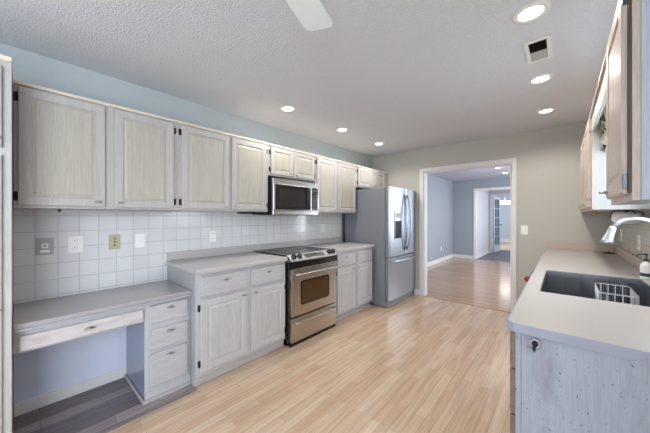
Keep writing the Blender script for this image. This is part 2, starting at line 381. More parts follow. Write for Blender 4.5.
# ---------------------------------------------------------------- cabinet parts
class F:
    """a face: u, v in the plane, n outward"""
    def __init__(s, o, u, v, n): s.o, s.u, s.v, s.n = map(Vector, (o, u, v, n))
    def __call__(s, a, b, c): return s.o+s.u*a+s.v*b+s.n*c
def FX(x, sgn=1): return F((x, 0, 0), (0, 1, 0), (0, 0, 1), (sgn, 0, 0))
def panel_mesh(fr, u0, u1, v0, v1, t=.02, stile=.052, flat=False, thick=.004):
    b = bmesh.new()
    rings = [(0, 0), (0, t-thick), (thick, t)]
    if not flat: rings += [(stile, t), (stile+.004, t-.007), (stile+.012, t-.007), (stile+.024, t-.002)]
    R = []
    for i, n in rings:
        R.append([b.verts.new(fr(*q)) for q in ((u0+i, v0+i, n), (u1-i, v0+i, n), (u1-i, v1-i, n), (u0+i, v1-i, n))])
    b.faces.new(R[0][::-1])
    for k, (A, Bq) in enumerate(zip(R, R[1:])):
        for j in range(4):
            f = b.faces.new([A[j], A[(j+1) % 4], Bq[(j+1) % 4], Bq[j]]); f.material_index = 1 if k >= 4 else 0
    f = b.faces.new(R[-1]); f.material_index = 0 if flat else 1
    bmesh.ops.recalc_face_normals(b, faces=b.faces[:])
    return b
def add_panel(name, fr, u0, u1, v0, v1, mats, parent, **k):
    m = MB(); b = panel_mesh(fr, u0, u1, v0, v1, **k)
    mp = {v: m.bm.verts.new(v.co) for v in b.verts}
    for f in b.faces: m.bm.faces.new([mp[v] for v in f.verts]).material_index = f.material_index
    b.free()
    return m.build(name, mats, parent)
def handle(fr, u, v, parent, n0=.02, L=.05):
    m = MB()
    m.tube([fr(u-L/2, v, n0+.010), fr(u-L/4, v, n0+.017), fr(u, v, n0+.019), fr(u+L/4, v, n0+.017), fr(u+L/2, v, n0+.010)], [.003, .005, .006, .005, .003], 8)
    m.tube([fr(u, v, n0), fr(u, v, n0+.016)], [.007, .004], 8)
    b = bmesh.new()
    pts = [(math.cos(a)*.020, math.sin(a)*.010) for a in [2*PI*k/12 for k in range(12)]]
    m.prism(pts, lambda a, c, d: fr(u+a, v+c, d), n0, n0+.003)
    b.free()
    return m.build('handle', M_pewter, parent)
def hinge(fr, u, v, parent, mat=None):
    m = MB()
    m.prism([(-.008, -.026), (.008, -.026), (.010, 0), (.008, .026), (-.008, .026), (-.010, 0)], lambda a, c, d: fr(u+a, v+c, d), .0005, .004)
    m.tube([fr(u+.005, v-.022, .006), fr(u+.005, v+.022, .006)], .0045, 8)
    return m.build('hinge', mat or M_hinge, parent)
DM = [M_frame, M_panel]; LM = [M_lowf, M_lowp]; RM = [M_rframe, M_rframe]

def carcass(t, x0, x1, y0, y1, z0, z1, side=M_side, face=M_frame, sgn=1, ff=.018):
    """body box plus a face frame slab on its front (sgn=+1: front at x1; -1: front at x0)"""
    if sgn > 0:
        B('body', side, t, (x0, x1-ff, y0, y1, z0, z1))
        B('face_frame', face, t, (x1-ff, x1, y0, y1, z0, z1), bev=.0015)
    else:
        B('body', side, t, (x0+ff, x1, y0, y1, z0, z1))
        B('face_frame', face, t, (x0, x0+ff, y0, y1, z0, z1), bev=.0015)

# ---- left wall cabinets
UX = .335; UF = FX(UX)
def upper(label, y0, y1, z0, doors, group='wall cabinets on the left wall', z1=2.09):
    t = thing('wall_cabinet', label, 'cabinet', (UX/2, (y0+y1)/2, z0), group)
    carcass(t, .009, UX, y0+.0005, y1-.0005, z0, z1)
    B('top_edge', M_trimtop, t, (.009, UX+.012, y0+.0005, y1-.0005, z1, z1+.02), bev=.003)
    for (a, b, hs, hy) in doors:      # hinge side, handle u
        d = add_panel('door', UF, a, b, z0+.016, z1-.012, DM, t, stile=.050 if b-a > .36 else .042)
        handle(UF, hy, z0+.05 if z0 < 1.6 else z0+.045, d, L=.036)
        hu = a-.010 if hs == 'L' else b+.010
        hh = z1-z0
        for v in (z0+.07, z1-.07): hinge(UF, hu, v, d)
    return t
upper('wide pickled oak wall cabinet next to the tall pantry, above the desk', -.017, .872, 1.37,
      [(.001, .400, 'L', .362), (.450, .838, 'R', .49)])
upper('pickled oak wall cabinet just left of the microwave, over the counter', .872, 1.782, 1.37,
      [(.900, 1.326, 'L', 1.288), (1.352, 1.752, 'R', 1.39)])
upper('short two-door cabinet directly above the microwave', 1.782, 2.516, 1.765,
      [(1.812, 2.135, 'L', 2.10), (2.152, 2.490, 'R', 2.19)])
upper('cream-toned wall cabinet between the microwave and the refrigerator', 2.516, 3.425, 1.37,
      [(2.545, 2.940, 'L', 2.90), (2.975, 3.390, 'R', 3.01)])
upper('short two-door cabinet above the refrigerator', 3.425, 4.435, 1.775,
      [(3.470, 3.850, 'L', 3.81), (3.890, 4.300, 'R', 3.93)])

# ---- tall pantry at the left edge
t = thing('pantry_cabinet', 'tall pale oak pantry cabinet at the left edge of the kitchen', 'cabinet', (.31, -.45, 0))
B('body', M_side, t, (.002, .602, -.9, -.020, .0, 2.10))
B('face_frame', M_frame, t, (.602, .62, -.9, -.020, .0, 2.10), bev=.0015)
B('top_edge', M_trimtop, t, (.002, .632, -.9, -.018, 2.10, 2.125), bev=.003)
for v0, v1, hv in ((1.665, 2.07, 1.71), (.12, 1.625, .86)):
    d = add_panel('door', FX(.62), -.47, -.052, v0, v1, DM, t)
    handle(FX(.62), -.075, hv, d)
    d = add_panel('door', FX(.62), -.88, -.485, v0, v1, DM, t)
    handle(FX(.62), -.52, hv, d)

# ---- desk: top, pencil drawer and pedestal
t = thing('desktop', 'grey laminate desktop under the left wall cabinets, lower than the kitchen counter', 'countertop', (.28, .42, .70))
m = MB(); m.box(.0085, .552, -.018, .899, .717, .745, .006, 2); m.build('desktop_surface', M_desktop, t)
B('front_edge', M_edge, t, (.540, .5535, -.018, .899, .704, .7165), bev=.003)
t = thing('built_in_desk', 'built-in desk with a pencil drawer and a stack of three drawers', 'desk', (.28, .42, 0))
DX = .512
B('apron', M_lowf, t, (.494, .510, -.016, .5915, .578, .703), bev=.001)
d = add_panel('drawer', FX(.510), .006, .580, .590, .672, [M_pencil], t, flat=True); handle(FX(.510), .295, .632, d)
DF = FX(DX)
B('body', M_side, t, (.023, DX-.018, .5965, .899, .05, .7035))
B('face_frame', M_lowf, t, (DX-.018, DX, .592, .899, .05, .7035), bev=.0015)
for v0, v1 in ((.553, .683), (.363, .511), (.105, .340)):
    d = add_panel('drawer', DF, .622, .876, v0, v1, [M_drawer], t, flat=True); handle(DF, .749, v1-.035, d)
B('toe_kick', M_lowf, t, (.023, DX-.019, .597, .898, .0, .05))
B('base_moulding', M_lowf, t, (DX+.0005, DX+.010, .590, .899, .027, .075), bev=.002)
B('shoe_moulding', M_ftrim, t, (DX+.0005, DX+.022, .575, .899, .0026, .0265), bev=.004)
B('side_shoe', M_ftrim, t, (.023, DX, .575, .5915, .0026, .026), bev=.004)
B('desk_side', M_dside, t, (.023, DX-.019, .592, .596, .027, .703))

# ---- left base cabinets
LX = .617; LF = FX(LX)
def base(label, y0, y1, cols):
    t = thing('base_cabinet', label, 'cabinet', (.3, (y0+y1)/2, 0), 'base cabinets along the left wall')
    carcass(t, .009, LX, y0, y1, .085, .874, face=M_lowf)
    for a, b, hs, hu in cols:
        d = add_panel('drawer', LF, a, b, .693, .848, [M_drawer], t, flat=True); handle(LF, (a+b)/2, .80, d)
        d = add_panel('door', LF, a, b, .115, .672, LM, t); handle(LF, hu, .635, d)
        for v in (.18, .61): hinge(LF, a-.010 if hs == 'L' else b+.010, v, d)
    B('toe_kick', M_side, t, (.009, .575, y0, y1, .0, .085))
    B('shoe_moulding', M_ftrim, t, (.575, .592, y0, y1, .0027, .03), bev=.004)
    return t
t = base('base cabinet with two drawers over two doors, between desk and range', .902, 1.785,
     [(.932, 1.340, 'L', 1.30), (1.382, 1.760, 'R', 1.42)])
B('base_moulding', M_frame, t, (.575, .592, .902, 1.785, .031, .084), bev=.002)
t = base('base cabinet with two drawers over two doors, between range and refrigerator', 2.575, 3.440,
     [(2.610, 2.985, 'L', 2.95), (3.040, 3.412, 'R', 3.07)])

def counter(label, y0, y1, left=True):
    t = thing('countertop', label, 'countertop', (.33, (y0+y1)/2, .875), 'grey laminate counters on the left wall')
    B('counter_surface', M_counter, t, (.009, .655, y0, y1, .876, .914), bev=.007, seg=2)
    return t
counter('grey laminate countertop above the base cabinet between desk and range', .889, 1.787)
counter('short pale laminate countertop beside the refrigerator', 2.571, 3.450)
o = B('backsplash_strip', M_counter, None, (.0085, .028, .900, 3.46, .9145, .993), bev=.003)
tag(o, 'long grey laminate splash strip along the tiled wall behind the range', 'backsplash')

# ---- range
M_bring = plain('burner_print', srgb(80, 80, 86), .4)
t = thing('range', 'stainless steel slide-in range with black glass cooktop', 'oven', (.35, 2.18, 0))
y0, y1 = 1.803, 2.538
B('body', M_black, t, (.03, .640, y0, y1, .03, .905), bev=.003)
B('cooktop', M_bglass, t, (.030, .625, y0-.012, y1+.008, .9155, .924), bev=.003)
for (bx, by, r) in ((.20, 1.99, .08), (.20, 2.36, .10), (.45, 1.99, .10), (.45, 2.36, .075)):
    pts = [(bx+math.cos(2*PI*k/32)*r, by+math.sin(2*PI*k/32)*r, .9245) for k in range(32)]
    m = MB(); m.tube(pts, .0012, 4, closed=True); m.build('burner_ring', M_bring, t)
# sloped control panel with curved front
NS = 14
def ctrl(m, dz0, dz1, xf0, xf1, ztop, zfront):
    pass
m = MB(); bm_ = m.bm; rows = []
for k in range(NS+1):
    y = y0-.012+(y1+.008-y0+.012)*k/NS; s = 1-(2*k/NS-1)**2; bulge = .020*s
    rows.append([bm_.verts.new(p) for p in ((.600, y, .924), (.632, y, .930), (.706+bulge, y, .880), (.709+bulge, y, .868), (.690+bulge, y, .862), (.600, y, .862))])
for A, Bq in zip(rows, rows[1:]):
    for j in range(6): bm_.faces.new([A[j], Bq[j], Bq[(j+1) % 6], A[(j+1) % 6]]).smooth = False
bm_.faces.new(rows[0][::-1]); bm_.faces.new(rows[-1])
bmesh.ops.recalc_face_normals(bm_, faces=bm_.faces[:])
cp = m.build('control_panel', M_ssr2, t)
nrm = Vector((.050, 0, .080)).normalized()
def onpanel(y, s):        # s 0..1 down the slope
    k = (y-y0)/(y1-y0); bulge = .020*(1-(2*k-1)**2)
    return Vector((.632+(.074+bulge)*s, y, .930-.050*s))
for y in (1.845, 1.922, 2.388, 2.462):
    p = onpanel(y, .52); M = Matrix.Translation(p) @ nrm.to_track_quat('Z', 'Y').to_matrix().to_4x4()
    m = MB(); m.lathe([(0, 0), (.029, 0), (.029, .004), (.026, .006), (.024, .026), (.021, .029), (0, .029)], M, 18)
    m.build('knob', M_black, cp)
m = MB()
a = [onpanel(2.00, .2), onpanel(2.30, .2), onpanel(2.30, .85), onpanel(2.00, .85)]
m.bm.faces.new([m.bm.verts.new(p+nrm*.0012) for p in a]); 
b = [onpanel(2.00, .2), onpanel(2.30, .2), onpanel(2.30, .85), onpanel(2.00, .85)]
vs = [m.bm.verts.new(p-nrm*.001) for p in b]; m.bm.faces.new(vs[::-1])
dp = m.build('display_panel', M_blackm, cp)
m = MB(); a = [onpanel(2.10, .3), onpanel(2.18, .3), onpanel(2.18, .55), onpanel(2.10, .55)]
m.bm.faces.new([m.bm.verts.new(p+nrm*.0020) for p in a]); m.build('clock_display', M_disp, dp)
m = MB()
for k in range(5):
    for q in range(2):
        a = onpanel(2.20+k*.018, .35+q*.28); m.box(a.x-.004, a.x+.004, a.y-.006, a.y+.006, a.z+.0005, a.z+.0035)
m.build('touch_buttons', M_plateg, dp)
# black vent band, door, drawer
m = MB(); bm_ = m.bm; rows = []
for k in range(NS+1):
    y = y0+(y1-y0)*k/NS; bulge = .012*(1-(2*k/NS-1)**2)
    rows.append([bm_.verts.new(p) for p in ((.641, y, .861), (.685+bulge, y, .861), (.682+bulge*.6, y, .790), (.641, y, .790))])
for A, Bq in zip(rows, rows[1:]):
    for j in range(4): bm_.faces.new([A[j], Bq[j], Bq[(j+1) % 4], A[(j+1) % 4]])
bm_.faces.new(rows[0][::-1]); bm_.faces.new(rows[-1]); bmesh.ops.recalc_face_normals(bm_, faces=bm_.faces[:])
m.build('vent_band', M_black, t)
def rrect(a0, a1, b0, b1, r, n=5):
    out = []
    for cx_, cy_, s in ((a1-r, b1-r, 0), (a0+r, b1-r, 1), (a0+r, b0+r, 2), (a1-r, b0+r, 3)):
        for k in range(n+1):
            an = PI/2*(s+k/n); out.append((cx_+r*math.cos(an), cy_+r*math.sin(an)))
    return out
d = B('oven_door', M_ssrange, t, (.641, .682, y0+.012, y1-.012, .300, .785), bev=.005, seg=2)
m = MB(); m.prism(rrect(1.937, 2.390, .400, .655, .03), lambda a, b, c: Vector((c, a, b)), .682, .6845); m.build('window_frame', M_black, d)
m = MB(); m.prism(rrect(1.952, 2.375, .415, .640, .022), lambda a, b, c: Vector((c, a, b)), .6846, .6856); m.build('oven_window', M_oglass, d)
def barhandle(y0, y1, x, z, r, parent, mat, off=.045, name='handle'):
    m = MB(); pts = [(x, y0, z), (x+off*.7, y0+.006, z), (x+off, y0+.03, z)]+[(x+off+.006*math.sin(PI*k/8), y0+.03+(y1-y0-.06)*k/8, z) for k in range(1, 8)]+[(x+off, y1-.03, z), (x+off*.7, y1-.006, z), (x, y1, z)]
    m.tube(pts, r, 10); return m.build(name, mat, parent)
barhandle(y0+.05, y1-.04, .682, .732, .0125, d, M_ss)
m = MB()
for k in range(6): m.box(.6815, .6835, 1.85+k*.113, 1.94+k*.113, .768, .775)
m.build('vent_slot', M_black, d)
d = B('warming_drawer', M_ssrange, t, (.641, .680, y0+.012, y1-.012, .040, .284), bev=.005, seg=2)
barhandle(y0+.05, y1-.04, .680, .238, .011, d, M_ss, .040)
B('kick_panel', M_black, t, (.50, .665, y0+.01, y1-.01, .0, .03))

# ---- microwave
t = thing('microwave', 'over-the-range stainless steel microwave with black glass door', 'microwave', (.2, 2.15, 1.335))
y0, y1 = 1.800, 2.512; z0, z1 = 1.335, 1.734
B('body', M_blackm, t, (.010, .375, y0+.002, y1-.002, z0+.004, z1), bev=.003)
B('front_frame', M_ss, t, (.375, .400, y0, y1, z1-.058, z1), (.375, .400, y0, y1, z0+.004, z0+.052), bev=.004)
d = B('door', M_ss, t, (.3755, .406, y0, 2.372, z0+.053, z1-.059), bev=.004)
m = MB(); m.prism(rrect(1.825, 2.362, z0+.062, z1-.066, .012), lambda a, b, c: Vector((c, a, b)), .406, .4085); m.build('door_frame_glass', M_black, d)
m = MB(); m.prism(rrect(1.880, 2.255, z0+.095, z1-.115, .01), lambda a, b, c: Vector((c, a, b)), .4086, .4096); m.build('door_window', M_mglass, d)
m = MB(); m.tube([(.409, 2.315, z0+.075), (.435, 2.315, z0+.09), (.438, 2.315, z0+.2), (.435, 2.315, z1-.09), (.409, 2.315, z1-.075)], .009, 8); m.build('handle', M_blackm, d)
cpn = B('control_panel', M_ss, t, (.3755, .404, 2.375, y1, z0+.053, z1-.059), bev=.003)
m = MB(); m.prism(rrect(2.392, 2.494, z0+.062, z1-.066, .01), lambda a, b, c: Vector((c, a, b)), .404, .4065); kp = m.build('keypad', M_black, cpn)
B('clock_display', M_disp, kp, (.4066, .4072, 2.41, 2.478, z1-.105, z1-.08))
m = MB()
for k in range(6):
    for q in range(3): m.box(.4066, .4074, 2.408+q*.027, 2.426+q*.027, z0+.078+k*.030, z0+.095+k*.030)
m.build('key', plain('key_grey', srgb(92, 94, 98), .5), kp)
m = MB()
for k in range(12): m.box(.3998, .4006, 1.84+k*.052, 1.88+k*.052, z1-.014, z1-.010)
m.build('vent_slot', M_blackm, t)
B('bottom_grille', M_blackm, t, (.05, .36, 1.86, 2.45, z0, z0+.004))

# ---- refrigerator
t = thing('refrigerator', 'stainless French door refrigerator with ice dispenser and bottom freezer', 'refrigerator', (.45, 3.94, 0))
y0, y1 = 3.492, 4.425
B('body', M_fside, t, (.075, .795, y0, y1, .03, 1.735), bev=.004)
B('rear_gap_strip', M_blackm, t, (.045, .075, y0, y1, .05, 1.72))  # black strip paints in the dark gap between tiles and refrigerator
B('base_grille', M_fside, t, (.60, .835, y0+.004, y1-.004, .012, .095), bev=.006)
def bowed(name, y0, y1, z0, z1, mat, parent, x0=.805, x1=.862, bow=.012, n=10, Y0=3.492, Y1=4.425):
    b = bmesh.new(); A = []
    for k in range(n+1):
        y = y0+(y1-y0)*k/n; q = (y-Y0)/(Y1-Y0); xf = x1+bow*(1-(2*q-1)**2)
        e = min(k, n-k); xf -= .010 if e == 0 else 0
        A.append([b.verts.new(p) for p in ((x0, y, z0), (xf, y, z0), (xf, y, z1), (x0, y, z1))])
    for P_, Q_ in zip(A, A[1:]):
        for j in range(4): b.faces.new([P_[j], Q_[j], Q_[(j+1) % 4], P_[(j+1) % 4]]).smooth = False
    b.faces.new(A[0][::-1]); b.faces.new(A[-1]); bmesh.ops.recalc_face_normals(b, faces=b.faces[:])
    bmesh.ops.bevel(b, geom=[e for e in b.edges if abs(e.verts[0].co.z-e.verts[1].co.z) < 1e-5 and e.verts[0].co.x > x0+.01 and e.verts[1].co.x > x0+.01], offset=.006, segments=2, affect='EDGES')
    m = MB(); m.merge(b); return m.build(name, mat, parent)
ym = 4.0
dl = bowed('door', y0, ym-.003, .730, 1.755, M_ssf, t)
dr = bowed('door', ym+.003, y1, .730, 1.755, M_ssf, t)
fz = bowed('freezer_drawer', y0, y1, .105, .716, M_ssf, t)
M_bsteel = steel('blue_steel_handle', (.36, .40, .48, 1), .25)
def curvehandle(y, parent, side):
    m = MB(); pts = []
    for k in range(13):
        q = k/12; pts.append((.872+.052*math.sin(PI*q)**.6+.004, y+side*.035*math.sin(PI*q), .80+q*.86))
    m.tube(pts, [.011+.005*math.sin(PI*k/12) for k in range(13)], 10); return m.build('handle', M_bsteel, parent)
curvehandle(ym-.045, dl, -1); curvehandle(ym+.045, dr, 1)
m = MB(); m.tube([(.868+.05*math.sin(PI*k/12)**.5+.004, 3.53+.86*k/12, .672) for k in range(13)], .012, 10); m.build('handle', M_ss, fz)
dsp = B('dispenser', M_ssf, dl, (.866, .8785, 3.635, 3.860, .985, 1.410), bev=.004)
B('dispenser_recess', M_black, dsp, (.8786, .8796, 3.648, 3.848, 1.0, 1.255))
B('dispenser_controls', M_plateg, dsp, (.8786, .8796, 3.66, 3.836, 1.30, 1.375))
B('hinge_cover', M_fside, t, (.74, .84, y0+.02, y0+.10, 1.7355, 1.752), bev=.005)
B('hinge_cover', M_fside, t, (.74, .84, y1-.10, y1-.02, 1.7355, 1.752), bev=.005)
for y in (y0+.05, y1-.05):
    m = MB(); m.lathe([(0, 0), (.02, 0), (.02, .012), (.012, .03), (0, .03)], Matrix.Translation((.74, y, 0)), 12); m.build('foot', M_blackm, t)

# ---------------------------------------------------------------- outlets and switches
def plate(name, label, cat, fr, u, v, w=.072, h=.116, mat=M_plate, kind='outlet', n0=.0085, group=None):
    o = fr(u, v, n0); t = thing(name, label, cat, o, group)
    m = MB(); m.prism(rrect(u-w/2, u+w/2, v-h/2, v+h/2, .006, 3), lambda a, b, c: fr(a, b, c), n0, n0+.004); pl = m.build('cover_plate', mat, t)
    def slab(nm, a0, a1, b0, b1, c0, c1, mt, par):
        m = MB(); m.prism([(a0, b0), (a1, b0), (a1, b1), (a0, b1)], lambda a, b, c: fr(a, b, c), c0, c1, bev=.0008); return m.build(nm, mt, par)
    if kind == 'outlet':
        for dv in (-.026, .026):
            s = slab('socket', u-.017, u+.017, v+dv-.017, v+dv+.017, n0+.0041, n0+.0065, mat, t)
            m = MB()
            for du in (-.007, .005): m.prism([(u+du, v+dv-.002), (u+du+.0025, v+dv-.002), (u+du+.0025, v+dv+.009), (u+du, v+dv+.009)], lambda a, b, c: fr(a, b, c), n0+.0066, n0+.0072)
            m.build('slot', M_slot, s)
    elif kind == 'switch':
        s = slab('toggle_base', u-.006, u+.006, v-.013, v+.013, n0+.0041, n0+.006, mat, t)
        slab('toggle', u-.004, u+.004, v-.002, v+.010, n0+.0061, n0+.014, mat, t)
    elif kind == 'jack':
        slab('jack', u-.017, u+.017, v-.012, v+.020, n0+.0041, n0+.008, M_plate, t); slab('jack_label', u-.024, u+.024, v-.045, v-.025, n0+.0041, n0+.006, M_plate, t)
        slab('jack_opening', u-.005, u+.005, v-.002, v+.008, n0+.0081, n0+.0088, M_slot, t)
    elif kind == 'dark':
        for dv in (-.026, .0, .026): slab('switch_button', u-.006, u+.006, v+dv-.005, v+dv+.005, n0+.0041, n0+.008, M_slot, t)
    return t
WF = FX(0)
plate('wall_jack', 'grey wall jack plate nearest the pantry on the tiled wall', 'wall jack', WF, .125, 1.112, .088, .118, M_plateg, 'jack')
plate('power_outlet', 'white double outlet between the grey jack and the beige plate', 'outlet', WF, .283, 1.113, .082, .122, M_plate, 'outlet')
plate('wall_switch', 'beige wall plate with dark buttons above the desk', 'switch', WF, .516, 1.116, .075, .118, M_plateb, 'dark')
plate('light_switch', 'white switch right of the beige plate, above the desk corner', 'switch', WF, .690, 1.114, .072, .116, M_plate, 'switch')
plate('power_outlet', 'white outlet above the counter between desk and range', 'outlet', WF, 1.330, 1.115, .066, .108, M_plate, 'outlet')
plate('power_outlet', 'white outlet on the tiles between range and refrigerator', 'outlet', WF, 3.03, 1.145, .070, .116, M_plate, 'outlet')
BF = F((0, BY, 0), (1, 0, 0), (0, 0, 1), (0, -1, 0))
plate('light_switch', 'white light switch on the wall right of the doorway', 'switch', BF, 2.335, 1.14, .075, .12, M_plate, 'switch', n0=0)
RF = FX(RX, -1)
plate('power_outlet', 'tall white outlet on the right wall near the far corner', 'outlet', RF, 4.10, 1.13, .10, .13, M_plate, 'outlet')
plate('power_outlet', 'white outlet on the right wall tiles nearer the sink', 'outlet', RF, 3.22, 1.115, .10, .12, M_plate, 'outlet')
D2 = FX(.04)
plate('thermostat', 'small white thermostat on the blue wall in the next room', 'thermostat', D2, 5.35, 1.42, .10, .10, M_plate, 'plain', n0=0)
plate('power_outlet', 'low white outlet on the left blue wall of the next room', 'outlet', D2, 5.4, .38, .075, .12, M_plate, 'outlet', n0=0)
plate('power_outlet', 'low white outlet near the corner of the next room', 'outlet', D2, 8.2, .38, .075, .12, M_plate, 'outlet', n0=0)

# under-cabinet fixtures on the left
t = thing('under_cabinet_light', 'slim grey light bar under the cabinet above the desk', 'light fixture', (.24, .5, 1.35))
B('housing', M_plateg, t, (.20, .235, .19, .86, 1.352, 1.3695), bev=.003)
B('end_cap', M_blackm, t, (.198, .237, .175, .19, 1.350, 1.3695), bev=.002)
t = thing('range_light_bar', 'black bar under the cabinet just left of the microwave', 'light fixture', (.3, 1.68, 1.35))
B('housing', M_black, t, (.06, .325, 1.575, 1.785, 1.350, 1.3695), bev=.003)
B('lens', M_blackm, t, (.10, .28, 1.60, 1.76, 1.347, 1.350))

# ---------------------------------------------------------------- right side
# base cabinet run
t = thing('sink_base_cabinet', 'blue-white sink cabinet with a stained end panel on the right', 'cabinet', (2.9, 1.95, 0))
B('body', M_side, t, (2.64, 3.175, 1.282, 2.69, .09, .10), (3.165, 3.175, 1.282, 2.69, .10, .875), (2.64, 3.165, 2.68, 2.69, .10, .875))
B('end_panel', M_endpan, t, (2.6035, 3.175, 1.264, 1.281, .0, .8815))
B('corner_stile', M_endpan, t, (2.585, 2.6025, 1.264, 1.30, .0, .8815), bev=.001)
B('face_frame', M_rframe, t, (2.585, 2.6025, 1.301, 2.69, .09, .879))
B('toe_kick', M_side, t, (2.66, 2.67, 1.282, 2.69, 0, .09))
M_rdraw = wood('tan_drawer_front', srgb(118, 100, 92), srgb(138, 120, 110), scale=(50, 3.2, 50))
RFc = FX(2.585, -1)
for v0, v1 in ((.730, .868), (.552, .722), (.340, .544), (.110, .332)):
    d = add_panel('drawer', RFc, 1.280, 1.72, v0, v1, [M_rdraw], t, flat=True, thick=.006)
for a, b in ((1.74, 2.19), (2.22, 2.67)):
    d = add_panel('door', RFc, a, b, .11, .868, DM, t); handle(RFc, b-.03, .82, d)
t = thing('base_cabinet', 'right-hand base cabinet between the dishwasher and the back wall', 'cabinet', (2.9, 3.9, 0))
B('body', M_side, t, (2.621, 3.175, 3.325, 4.430, .09, .875)); B('face_frame', M_rframe, t, (2.585, 2.620, 3.325, 4.430, .09, .875)); B('toe_kick', M_side, t, (2.66, 2.67, 3.325, 4.430, 0, .09))
for a, b in ((3.35, 3.87), (3.90, 4.41)):
    d = add_panel('door', RFc, a, b, .11, .868, DM, t); handle(RFc, b-.03, .82, d)
t = thing('dishwasher', 'dishwasher whose bar handle pokes out past the right counter edge', 'dishwasher', (2.87, 3.0, 0))
B('body', M_blackm, t, (2.645, 3.15, 2.70, 3.315, .02, .87)); B('door', M_ss, t, (2.600, 2.644, 2.70, 3.315, .10, .865), bev=.004)
m = MB(); m.tube([(2.599, 2.80, .80), (2.52, 2.80, .80), (2.503, 2.815, .80), (2.503, 3.22, .80), (2.52, 3.235, .80), (2.599, 3.235, .80)], .011, 10); m.build('handle', M_ss, t)
m = MB(); m.lathe([(0, 0), (.018, 0), (.024, .008), (.018, .02), (0, .024)], Matrix.Translation((2.503, 2.775, .802)) @ Matrix.Rotation(-PI/2, 4, 'X'), 14)
tag(m.build('handle_end', M_red, t), 'red end knob of the handle')

# countertop with a sink cut-out
t = thing('countertop', 'long pale laminate countertop with the sink on the right', 'countertop', (2.87, 2.8, .876))
SX0, SX1, SY0, SY1 = 2.625, 3.105, 1.875, 2.665
m = MB(); z0, z1 = .883, .914
m.prism([(2.562, 1.275), (2.582, 1.252), (RX-.002, 1.252), (RX-.002, SY0), (2.562, SY0)], lambda a, b, c: Vector((a, b, c)), z0, z1); m.box(2.562, RX-.002, SY1, BY-.002, z0, z1); m.box(2.562, SX0, SY0, SY1, z0, z1); m.box(SX1, RX-.002, SY0, SY1, z0, z1)
m.build('counter_surface', M_counterR, t)
m = MB(); m.prism([(2.556, 1.273), (2.580, 1.246), (RX-.002, 1.246), (RX-.002, 1.2515), (2.5822, 1.2515), (2.5617, 1.2748), (2.5617, BY-.002), (2.556, BY-.002)], lambda a, b, c: Vector((a, b, c)), z0-.001, z1-.0005); m.build('edge_band', M_bedge, t)
o = B('backsplash_strip', M_splashR, None, (2.56, RX-.022, BY-.020, BY-.001, .9145, 1.0), (RX-.021, RX-.001, 1.26, BY-.001, .9145, .999), bev=.002)
tag(o, 'beige laminate splash strip around the far corner of the right counter', 'backsplash')
# sink
t = thing('sink', 'undermount stainless steel sink in the right counter', 'sink', (2.85, 2.27, .70))
m = MB(); zb = .705; b = bmesh.new()
top = [(SX0-.0, SY0), (SX1, SY0), (SX1, SY1), (SX0, SY1)]
w_ = .0
def ring(i, z): return [b.verts.new(p) for p in ((SX0+i+.001, SY0+i+.001, z), (SX1-i-.001, SY0+i+.001, z), (SX1-i-.001, SY1-i-.001, z), (SX0+i+.001, SY1-i-.001, z))]
R = [ring(0, .911), ring(.004, .911), ring(.006, .88), ring(.014, zb+.02), ring(.034, zb+.004), ring(.2, zb), ]
for A, Bq in zip(R, R[1:]):
    for j in range(4): b.faces.new([A[j], A[(j+1) % 4], Bq[(j+1) % 4], Bq[j]])
b.faces.new(R[-1])
R2 = [ring(0, .911), ring(0, zb-.004)]
for j in range(4): b.faces.new([R2[0][j], R2[0][(j+1) % 4], R2[1][(j+1) % 4], R2[1][j]])
b.faces.new(R2[1]); m.merge(b); m.build('basin', M_sink, t)
B('rim', M_ss, t, (SX0+.0015, SX1-.0015, SY1-.0035, SY1-.0012, .880, .912), (SX0+.0012, SX0+.0035, SY0+.001, SY1-.004, .880, .912))
m = MB(); m.lathe([(0, 0), (.045, 0), (.045, .004), (.03, .002), (0, .001)], Matrix.Translation((2.85, 2.27, zb+.001)), 20); m.build('drain', M_chrome, t)
# wire rack in the sink
t = thing('sink_rack', 'chrome wire rack lying in the sink basin', 'rack', (2.96, 2.45, .715))
m = MB(); rx0, rx1, ry0, ry1 = 2.885, 3.045, 2.30, 2.62
def rr3(x0, x1, y0, y1, z, r): return [(p[0], p[1], z) for p in rrect(x0, x1, y0, y1, r, 4)]
for z in (.735, .80, .865): m.tube(rr3(rx0, rx1, ry0, ry1, z, .03), .0028, 6, closed=True)
m.build('rim_wire', M_chrome, t)
m = MB()
for k in range(8):
    y = ry0+.03+(ry1-ry0-.06)*k/7
    m.tube([(rx0, y, .865), (rx0, y, .735), (rx1, y, .735), (rx1, y, .865)], .002, 5)
for k in range(4):
    x = rx0+.03+(rx1-rx0-.06)*k/3
    m.tube([(x, ry0, .865), (x, ry0, .735), (x, ry1, .735), (x, ry1, .865)], .002, 5)
m.build('cross_wires', M_chrome, t)
m = MB()
for (x, y) in ((rx0+.02, ry0+.02), (rx1-.02, ry0+.02), (rx0+.02, ry1-.02), (rx1-.02, ry1-.02)): m.tube([(x, y, .7105), (x, y, .735)], .005, 6)
m.build('rack_feet', M_plate, t)
